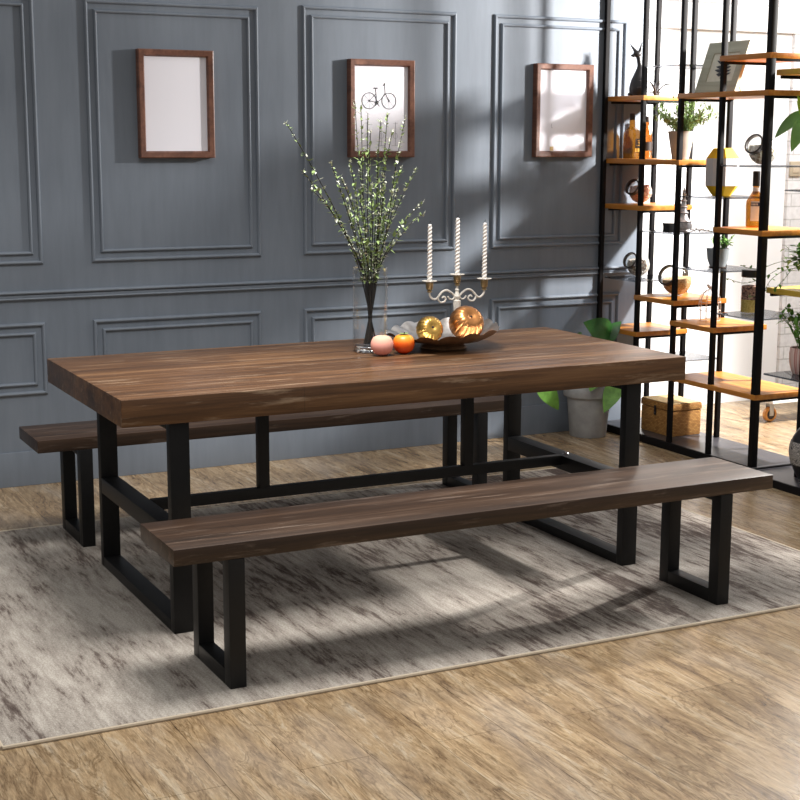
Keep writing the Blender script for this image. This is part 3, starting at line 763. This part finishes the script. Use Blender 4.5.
for i_, a_ in enumerate((-150, -142, -134, -126, -118)):
    a = math.radians(a_); c_ = Vector((.0446 * math.cos(a), .0446 * math.sin(a), .1065))
    box(b, -.0016, .0016, -.0004, .0004, -.0045, .0045, mtx=Matrix.Translation(c_) @ Matrix.Rotation(a + PI / 2, 4, 'Z'))
obj('label_lettering', b, 'label_white', t)
b = bm_new(); lathe(b, [(.0150, .150), (.0142, .182)], 24, None, None, False, False); obj('neck_label', b, 'label_white', t)

# plants
def tufts(bm, n, spread, hmin, hmax, lw, seed, z0, droop=.0, r0=.02):
    rn = random.Random(seed)
    for k in range(n):
        a = rn.uniform(0, 2 * PI); e = rn.uniform(0, 1) ** .7
        tipv = Vector((spread * e * math.cos(a), spread * e * math.sin(a), z0 + rn.uniform(hmin, hmax) * (1 - .35 * e * e)))
        bs = Vector((r0 * math.cos(a) * rn.random(), r0 * math.sin(a) * rn.random(), z0))
        stalk = [bs, bs.lerp(tipv, .5) + Vector((0, 0, .02 * e)), tipv]
        yield rn, stalk
def pot(bm, prof, n=40): lathe(bm, prof, n)
t = thing('potted_herb', 'feathery green plant in a taupe tapered pot on the second board', 'plant', (3.385, 1.835, 1.41))
b = bm_new(); pot(b, [(.040, 0), (.042, .003), (.064, .128), (.066, .138), (.061, .138), (.058, .12), (.02, .118)]); obj('pot', b, 'taupe_pot', t)
b = bm_new(); lathe(b, [(.058, .119), (.058, .123), (.03, .127)], 24); obj('soil', b, 'soil', t)
sb, lb = bm_new(), bm_new()
for rn, stalk in tufts(sb, 80, .175, .05, .185, .01, 5, .125, 0, .045):
    pth = smooth_path(stalk, 4); tube(sb, pth, [.0016 - .0001 * i for i in range(len(pth))], 5)
    for k in range(16):
        q = pth[min(len(pth) - 1, 2 + int(rn.random() * (len(pth) - 2)))]
        dr = Vector((rn.gauss(0, 1), rn.gauss(0, 1), rn.gauss(.5, .8))).normalized()
        leaf(lb, q, q + dr * rn.uniform(.018, .038), .010, n=3)
obj('stems', sb, 'green_stem', t); obj('leaves', lb, 'grey_leaf', t, sharp=80)

t = thing('potted_seedling', 'small green plant in a grey glazed pot on a glass shelf', 'plant', (3.380, 1.507, .898))
b = bm_new(); pot(b, [(.034, 0), (.036, .004), (.050, .04), (.055, .085), (.057, .094), (.052, .094), (.048, .08), (.02, .078)]); obj('pot', b, 'blue_grey_pot', t)
b = bm_new(); lathe(b, [(.040, -.0005), (.041, .006), (.038, .007)], 32); obj('saucer', b, 'calyx', t, label='dark saucer')
b = bm_new(); lathe(b, [(.048, .079), (.048, .084), (.02, .087)], 24); obj('soil', b, 'soil', t)
sb, lb = bm_new(), bm_new()
for rn, stalk in tufts(sb, 30, .075, .03, .085, .01, 8, .084, 0, .02):
    for v in stalk[1:]: v.x += .025; v.y -= .01
    pth = smooth_path(stalk, 4); tube(sb, pth, .0012, 5)
    for k in range(5):
        q = pth[-1 - k % 5]; dr = Vector((rn.gauss(0, 1), rn.gauss(0, 1), rn.gauss(.2, .6))).normalized()
        leaf(lb, q, q + dr * rn.uniform(.014, .026), .010, n=4)
obj('stems', sb, 'green_stem', t); obj('leaves', lb, 'leaf', t, sharp=80)

# leaning botanical picture
t = thing('botanical_picture', 'grey green framed botanical print leaning on the rack', 'picture', (3.315, 1.485, 1.723), 0)
lean = Matrix.Rotation(math.radians(19), 4, 'Y')
bw, bh = .295, .245
b = bm_new()
def frame_ring(bm, w, h, fw, d, mt):
    sec = [(0, 0), (0, d), (fw, d * .7), (fw, 0)]
    cs = [[bm.verts.new(mt @ Vector((-hh, cy + sy * s, cz + sz * s))) for s, hh in sec] for cy, cz, sy, sz in ((-w / 2, 0, 1, 1), (w / 2, 0, -1, 1), (w / 2, h, -1, -1), (-w / 2, h, 1, -1))]
    for i in range(4):
        a, c = cs[i], cs[(i + 1) % 4]
        for k in range(4): bm.faces.new((a[k], a[(k + 1) % 4], c[(k + 1) % 4], c[k]))
frame_ring(b, bw, bh, .052, .016, lean); obj('frame', b, 'grey_green', t, sharp=20)
b = bm_new(); box(b, -.006, -.002, -bw / 2 + .048, bw / 2 - .048, .048, bh - .048, mtx=lean); obj('print', b, 'cream_paper', t)
b = bm_new(); rn = random.Random(2)
tube(b, [lean @ Vector((-.0065, .0, .068)), lean @ Vector((-.0065, -.004, .12)), lean @ Vector((-.0065, .004, .175))], .0015, 5)
for k in range(11):
    z = .075 + k * .009; s = 1 if k % 2 else -1
    leaf(b, lean @ Vector((-.0068, 0, z)), lean @ Vector((-.0072, s * rn.uniform(.035, .07), z + rn.uniform(.005, .02))), .018, up=Vector((-1, 0, .3)), n=5)
obj('leaf_drawing', b, 'ink', t, sharp=80, label='dark leaf drawing')
b = bm_new(); tube(b, [lean @ Vector((.002, 0, bh * .7)), (.15, 0, .004)], .005, 6); obj('easel_leg', b, 'grey_green', t)

# paper lantern
t = thing('paper_lantern', 'faceted white lantern with yellow ends on a glass shelf', 'lantern', (3.390, 1.512, 1.241), .3)
b = bm_new(); lathe(b, [(.042, 0), (.045, .003), (.079, .049)], 8); obj('bottom_cap', b, 'yellow_paper', t, sharp=15, label='yellow lower end')
b = bm_new(); lathe(b, [(.079, .049), (.080, .10), (.079, .178)], 8, None, None, False, False); obj('shade', b, 'white_paper', t, sharp=15, label='off white sides')
b = bm_new(); lathe(b, [(.079, .178), (.046, .224), (.040, .226)], 8); obj('top_cap', b, 'yellow_paper', t, sharp=15, label='yellow upper end')

# tilted glass jars
JAX = Vector((-.88, -.22, .38)).normalized()
def jar(label, loc, R, content, fill=.1, rz=0):
    t = thing('glass_jar', label, 'jar', loc, 0, 'tilted glass jars on the rack')
    c = Vector((0, 0, R)); mt = Matrix.Translation(c) @ align(JAX)
    b = bm_new(); pr = []
    for k in range(19):
        a = -PI / 2 + k * (PI / 2 + .86) / 18
        pr.append((max(R * math.cos(a), .001), R * math.sin(a)))
    nz = pr[-1][1]; nr = pr[-1][0]
    pr += [(nr * .98, nz + .006), (nr * .98, nz + .02)]
    lathe(b, pr, 36, mt, None, True, False); obj('glass_body', b, 'glass', t, sharp=60)
    b = bm_new(); lathe(b, [(nr * .98, nz + .009), (nr * 1.08, nz + .009), (nr * 1.10, nz + .014), (nr * 1.10, nz + .028), (nr * 1.02, nz + .031), (nr * .92, nz + .029), (nr * .92, nz + .012)], 40, mt, None, False, False); obj('lid_ring', b, 'lid_metal', t, label='dark metal lid ring')
    b = bm_new(); lathe(b, [(nr * .93, nz + .024), (nr * .93, nz + .027)], 36, mt); obj('lid_glass', b, 'glass', t)
    b = bm_new(); ball(b, c, R * .955, u=28, v=18)
    bmesh.ops.bisect_plane(b, geom=b.verts[:] + b.edges[:] + b.faces[:], plane_co=c + Vector((0, 0, R * fill)), plane_no=(-.12, .05, 1), clear_outer=True)
    bmesh.ops.holes_fill(b, edges=[e for e in b.edges if e.is_boundary]); obj('filling', b, content, t, sharp=50)
    return t
jar('tilted glass jar of pink dried petals on the third board', (3.375, 2.145, 1.18), .060, 'petals', .55)
jar('tilted glass jar of white shells on the glass shelf by the wall', (3.375, 2.145, .802), .061, 'shells', .5)
jar('tilted glass jar half full of brown grain, largest of the tilted jars', (3.380, 1.82, .733), .076, 'grain', .16)
jar('tilted glass jar of shells above the cognac bottle', (3.395, 1.235, 1.392), .067, 'shells', .45)

# silver pagoda ornament
t = thing('pagoda_ornament', 'silver tiered pagoda ornament on a glass shelf', 'ornament', (3.350, 1.748, 1.058))
b = bm_new()
lathe(b, [(.046, 0), (.050, .006), (.044, .012), (.046, .030), (.040, .046), (.046, .050), (.032, .060), (.024, .072), (.020, .088), (.027, .094), (.020, .100), (.016, .116), (.022, .122), (.015, .128), (.012, .146), (.017, .152), (.010, .158), (.008, .178), (.011, .184), (.006, .192), (.007, .200), (.001, .222)], 24)
obj('tiers', b, 'old_silver', t)
t = thing('silver_sprig', 'grey silver leaf sprig lying beside the pagoda ornament', 'ornament', (3.350, 1.60, 1.058))
b = bm_new(); tube(b, [(0, .09, .012), (0, 0, .018), (0, -.08, .014)], .002, 6); obj('stem', b, 'air_plant', t)
b = bm_new(); rn = random.Random(9)
for k in range(12):
    y = .085 - k * .014
    for s in (-1, 1): leaf(b, (0, y, .016), (s * .018, y - .02, .016 + rn.uniform(-.012, .02)), .009, n=4)
obj('leaves', b, 'old_silver', t, sharp=80)
t = thing('trinket_box', 'tiny black box beside the pagoda ornament', 'box', (3.262, 1.742, 1.058))
b = bm_new(); box(b, -.02, .02, -.026, .026, 0, .036, .003); obj('body', b, 'black_plastic', t)
b = bm_new(); box(b, -.022, .022, -.028, .028, .036, .045, .003); obj('lid', b, 'black_plastic', t)

# storage jar
t = thing('storage_jar', 'upright glass jar with black lid, layered beans and millet', 'jar', (3.380, 1.252, .708))
b = bm_new(); lathe(b, [(.046, 0), (.048, .004), (.048, .15), (.043, .165), (.043, .172)], 36); obj('glass_body', b, 'glass', t)
b = bm_new(); lathe(b, [(.0455, .003), (.0455, .062)], 32); obj('millet_layer', b, 'millet', t, label='yellow millet layer')
b = bm_new(); lathe(b, [(.0455, .0625), (.0455, .124), (.03, .128)], 32); obj('bean_layer', b, 'beans', t, label='dark red bean layer')
b = bm_new(); lathe(b, [(.046, .166), (.049, .169), (.049, .196), (.045, .201)], 32); obj('lid', b, 'black_plastic', t, label='black lid')
# wire bird cage
t = thing('wire_birdcage', 'small white wire birdcage on the board behind the tabletop corner', 'ornament', (3.390, 1.565, .636))
b = bm_new()
for k in range(10):
    a = 2 * PI * k / 10; x, y = .052 * math.cos(a), .052 * math.sin(a)
    tube(b, smooth_path([(x, y, 0), (x, y, .09), (x * .8, y * .8, .125), (x * .3, y * .3, .148), (0, 0, .152)], 3), .0016, 5)
for z in (.002, .05, .09):
    tube(b, [(.052 * math.cos(2 * PI * k / 24), .052 * math.sin(2 * PI * k / 24), z) for k in range(25)], .0018, 5)
obj('wires', b, 'white_wire', t)
b = bm_new(); ball(b, (0, 0, .163), .011, (1.5, .8, .85)); ball(b, (-.015, 0, .171), .007); lathe(b, [(.004, 0), (.001, .018)], 8, Matrix.Translation((.013, 0, .165)) @ align((.9, 0, .35))); lathe(b, [(.003, 0), (.0005, .007)], 6, Matrix.Translation((-.020, 0, .171)) @ align((-1, 0, 0)))
obj('bird_finial', b, 'white_wire', t)
# wicker trunk
t = thing('wicker_trunk', 'brown woven wicker trunk on the base of the rack', 'basket', (3.302, 1.727, .028))
b = bm_new(); box(b, 0, .19, 0, .25, 0, .130, .006); obj('body', b, 'wicker', t)
b = bm_new(); box(b, -.003, .193, -.003, .253, .1305, .166, .007); obj('lid', b, 'wicker', t)
b = bm_new(); box(b, .002, .188,   .002, .248, .166, .1685, .001); obj('lid_panel', b, 'wicker_lid', t, label='pale lid top')
b = bm_new(); box(b, -.008, -.003, .118, .132, .095, .145, .002); ball(b, (-.008, .125, .105), .006); obj('latch', b, 'lid_metal', t)

# ------------------------------------------------------------------ things on the nearer rack and the floor at right
# black vase with carved band
t = thing('floor_vase', 'black bulbous vase with a carved pale band on the low rack base', 'vase', (3.275, .675, .022))
VP = [(.046, 0), (.050, .004), (.072, .04), (.092, .085), (.101, .13), (.099, .165), (.086, .205), (.066, .235), (.046, .258), (.034, .285), (.030, .33), (.036, .36), (.031, .36), (.026, .33)]
b = bm_new(); lathe(b, VP, 40); obj('body', b, 'black_plastic', t, sharp=60)
b = bm_new(); lathe(b, [(.0935, .085), (.1025, .13), (.1005, .165), (.0945, .186)], 40, None, None, False, False); obj('carved_band', b, 'vase_band', t, label='pale carved maze band')
# pink striped pot plant
t = thing('potted_shrub', 'leafy green plant in a pink striped pot on the smoked glass shelf', 'plant', (3.365, .868, .473))
b = bm_new(); pot(b, [(.040, 0), (.046, .006), (.058, .05), (.060, .09), (.056, .118), (.052, .118), (.054, .10), (.02, .098)]); obj('pot', b, 'pink_stripes', t)
b = bm_new(); lathe(b, [(.052, .10), (.052, .107), (.02, .11)], 24); obj('soil', b, 'soil', t)
sb, lb = bm_new(), bm_new()
for rn, stalk in tufts(sb, 30, .115, .09, .24, .01, 21, .105, 0, .02):
    pth = smooth_path(stalk, 4); tube(sb, pth, .002, 5)
    for k in range(9):
        q = pth[-1 - (k % 5)]; dr = Vector((rn.gauss(0, 1), rn.gauss(0, 1), rn.gauss(.2, .7))).normalized()
        leaf(lb, q, q + dr * rn.uniform(.025, .046), .019, n=5, droop=.06)
obj('stems', sb, 'green_stem', t); obj('leaves', lb, 'leaf', t, sharp=80)
# trailing ivy
t = thing('trailing_ivy', 'trailing ivy spilling left across the rack post at right', 'plant', (3.41, .86, .85))
b = bm_new(); pot(b, [(.042, 0), (.045, .004), (.058, .08), (.06, .09), (.055, .09), (.052, .075), (.02, .073)]); obj('pot', b, 'white_paper', t)
b = bm_new(); lathe(b, [(.052, .076), (.052, .08), (.02, .083)], 24); obj('soil', b, 'soil', t)
sb, lb = bm_new(), bm_new(); rn = random.Random(17)
for k in range(80):
    a = rn.uniform(0, 2 * PI); r_ = rn.uniform(.01, .085)
    p0 = Vector((0, 0, .08)); p2 = Vector((-.02 + r_ * math.cos(a), .06 + r_ * math.sin(a), .10 + rn.uniform(.0, .10)))
    pth = smooth_path([p0, p0.lerp(p2, .5) + Vector((0, 0, .03)), p2], 3); tube(sb, pth, .0012, 4)
    for q in range(4):
        dr = Vector((rn.gauss(0, 1), rn.gauss(0, 1), rn.gauss(0, .6))).normalized(); c = pth[-1 - q]
        leaf(lb, c, c + dr * rn.uniform(.022, .036), .024, n=4)
vines = [[(0, 0, .09), (-.07, .12, .12), (-.11, .26, .075), (-.13, .36, .085)], [(0, 0, .09), (-.08, .10, .10), (-.12, .22, .035), (-.13, .33, .005), (-.15, .42, .02)],
         [(0, 0, .085), (-.09, .07, .09), (-.13, .14, .04), (-.13, .20, -.03), (-.13, .29, -.055)], [(0, 0, .085), (-.07, .05, .10), (-.135, .06, .04), (-.137, .11, .0)]]
for vn in vines:
    pth = smooth_path(vn, 6); tube(sb, pth, .0012, 5)
    for k in range(6, len(pth), 2):
        dr = Vector((rn.gauss(0, .7), rn.gauss(0, .7), rn.gauss(-.2, .7))).normalized()
        leaf(lb, pth[k], pth[k] + dr * rn.uniform(.016, .026), .016, n=4)
obj('vines', sb, 'green_stem', t); obj('leaves', lb, 'leaf', t, sharp=80)
# large leaved plant high at right
t = thing('broadleaf_plant', 'broad green leaved plant high above the trailing ivy', 'plant', (3.40, .83, 1.29))
b = bm_new(); pot(b, [(.048, 0), (.051, .004), (.066, .09), (.068, .10), (.062, .10), (.06, .085), (.02, .083)]); obj('pot', b, 'taupe_pot', t)
b = bm_new(); lathe(b, [(.06, .086), (.06, .09), (.02, .094)], 24); obj('soil', b, 'soil', t)
sb = bm_new()
spec = [((-.035, .105, .335), (-.05, .275, .225), .062), ((-.02, .11, .32), (-.06, .15, .165), .07), ((.0, .10, .33), (.10, .26, .36), .075), ((0, .02, .34), (-.10, -.10, .33), .08), ((.02, 0, .32), (.16, -.05, .30), .08), ((.0, .02, .36), (.0, -.14, .42), .075)]
for i, (a, c, w) in enumerate(spec):
    tube(sb, smooth_path([(0, 0, .09), Vector(a) * .5 + Vector((0, 0, .08)), a], 5), .0035, 6)
    b = bm_new(); leaf(b, a, c, w, droop=.07, n=12, fold=.2, up=Vector((-.6, -.7, .5)), fat=.62); obj('leaf', b, 'mid_leaf', t, sharp=80)
b = bm_new()
for dx, dz in ((-.01, .05), (.012, .06), (.0, .075)): leaf(b, (-.03, .105, .325), (-.055 + dx, .135 + dx, .335 + dz), .04, n=6, up=Vector((-.6, -.7, .3)))
obj('new_shoot', b, 'lime_leaf', t, sharp=80, label='bright lime young shoot')
obj('stalks', sb, 'green_stem', t)

# cement pot plant on the floor between table and rack
t = thing('potted_plant', 'broad leaved plant in a grey cement pot on the floor behind the table', 'plant', (3.06, 2.105, FL))
b = bm_new(); pot(b, [(.090, 0), (.094, .004), (.113, .205), (.114, .209), (.128, .211), (.131, .216), (.133, .268), (.130, .272), (.121, .272), (.117, .25), (.03, .247)], 48); obj('pot', b, 'cement', t, sharp=40)
b = bm_new(); lathe(b, [(.117, .248), (.117, .252), (.05, .258)], 32); obj('soil', b, 'soil', t)
sb = bm_new()
spec = [((-.33, -.045, .315), (-.235, -.08, .165), .095), ((.075, -.150, .295), (-.025, -.178, .150), .095), ((-.03, -.11, .315), (-.10, -.158, .262), .07), ((.11, -.02, .50), (-.085, -.06, .60), .155), ((.085, .0, .49), (.165, -.035, .59), .085), ((-.03, .03, .49), (-.10, .0, .52), .08),
        ((.10, .03, .38), (.14, .01, .31), .07)]
for a, c, w in spec:
    tube(sb, smooth_path([(a[0] * .15, a[1] * .15, .25), Vector((a[0] * .6, a[1] * .6, a[2] * .88)), a], 5), .004, 6)
    b = bm_new(); leaf(b, a, c, w, droop=.07, n=14, fold=.15, up=Vector((-.5, -.75, .45)), fat=.62); obj('leaf', b, 'dark_leaf' if c[2] > .4 else 'leaf', t, sharp=80)
obj('stalks', sb, 'green_stem', t)

# caster trolley behind the rack
t = thing('caster_trolley', 'low white trolley on an orange wheeled caster behind the rack', 'trolley', (4.135, 1.955, FL))
b = bm_new(); box(b, -.02, .42, -.05, .11, .112, .128, .003); obj('platform', b, 'white_laminate', t)
for x, y in ((.03, .03), (.36, .03)):
    m_ = Matrix.Translation((x, y, .041)) @ Matrix.Rotation(PI / 2, 4, 'X')
    b = bm_new(); lathe(b, [(.027, -.013), (.038, -.013), (.041, -.009), (.041, .009), (.038, .013), (.027, .013)], 32, m_, None, False, False); w_ = obj('wheel', b, 'tyre', t, label='orange wheel')
    b = bm_new(); lathe(b, [(.028, -.010), (.028, .010)], 24, m_); obj('hub', b, 'lid_metal', w_)
    b = bm_new()
    for s in (-1, 1): box(b, x - .014, x + .014, y + s * .0165 - .0015, y + s * .0165 + .0015, .034, .106, .001)
    box(b, x - .034, x + .034, y - .03, y + .03, .105, .1118, .001); lathe(b, [(.006, -.02), (.006, .02)], 12, m_)
    box(b, x + .015, x + .05, y - .012, y + .012, .092, .099, .002)
    obj('caster_fork', b, 'zinc', t)

# ------------------------------------------------------------------ light
w = bpy.data.worlds.new('room_light'); SC.world = w; w.use_nodes = True
bg = w.node_tree.nodes['Background']; bg.inputs[1].default_value = 1.0
wt = w.node_tree; tcw = N(wt, 'ShaderNodeTexCoord'); sw = N(wt, 'ShaderNodeSeparateXYZ'); L(wt, tcw.outputs['Generated'], sw.inputs[0])
mrw = N(wt, 'ShaderNodeMapRange'); mrw.inputs[1].default_value = -1; mrw.inputs[2].default_value = 1; L(wt, sw.outputs[2], mrw.inputs[0])
L(wt, ramp(wt, mrw.outputs[0], [(.0, (.12, .118, .115)), (.48, (.2, .198, .195)), (1, (.92, .91, .89))]), bg.inputs[0])
def light(name, kind, loc, energy, col=(1, 1, 1), target=None, **kw):
    l = bpy.data.lights.new(name, kind); l.energy = energy; l.color = col
    for k, v in kw.items(): setattr(l, k, v)
    o = bpy.data.objects.new(name, l); COL.objects.link(o); o.location = loc
    if target is not None: o.rotation_euler = (Vector(target) - Vector(loc)).to_track_quat('-Z', 'Y').to_euler()
    return o
light('studio_lamp', 'SPOT', (4.5, .9, 2.24), 760, (1, .97, .93), (1.2, .95, .6), spot_size=math.radians(140), spot_blend=.25, shadow_soft_size=.07)
light('ceiling_softbox', 'AREA', (.6, -.05, 3.0), 42, (1, .98, .95), (.6, .2, 0), shape='SQUARE', size=.9, spread=math.radians(105))
light('added_far_wall_fill', 'AREA', (4.6, 1.3, 2.6), 60, (1, .98, .96), (4.3, 2.0, 0), shape='SQUARE', size=.9)  # unseen fill light, added to brighten the white far wall
# ------------------------------------------------------------------ camera
cd = bpy.data.cameras.new('camera'); cam = bpy.data.objects.new('camera', cd); COL.objects.link(cam)
yaw, pitch, roll, fpx = .4652, .1766, .0032, 1458.6
cd.sensor_width = 36; cd.lens = fpx / 800 * 36; cd.sensor_fit = 'HORIZONTAL'
fw = Vector((math.sin(yaw) * math.cos(pitch), math.cos(yaw) * math.cos(pitch), -math.sin(pitch)))
rt = Vector((math.cos(yaw), -math.sin(yaw), 0)); up = rt.cross(fw)
r2_ = rt * math.cos(roll) + up * math.sin(roll); u2_ = up * math.cos(roll) - rt * math.sin(roll)
mw = Matrix((r2_, u2_, -fw)).transposed().to_4x4(); mw.translation = Vector((-1.1513, -4.1071, 1.5018))
cam.matrix_world = mw
cd.clip_start = .05
SC.camera = cam
SC.view_settings.view_transform = 'Standard'; SC.view_settings.look = 'None'
SC.view_settings.exposure = 0; SC.view_settings.gamma = 1
SC.cycles.max_bounces = 10; SC.cycles.transparent_max_bounces = 24
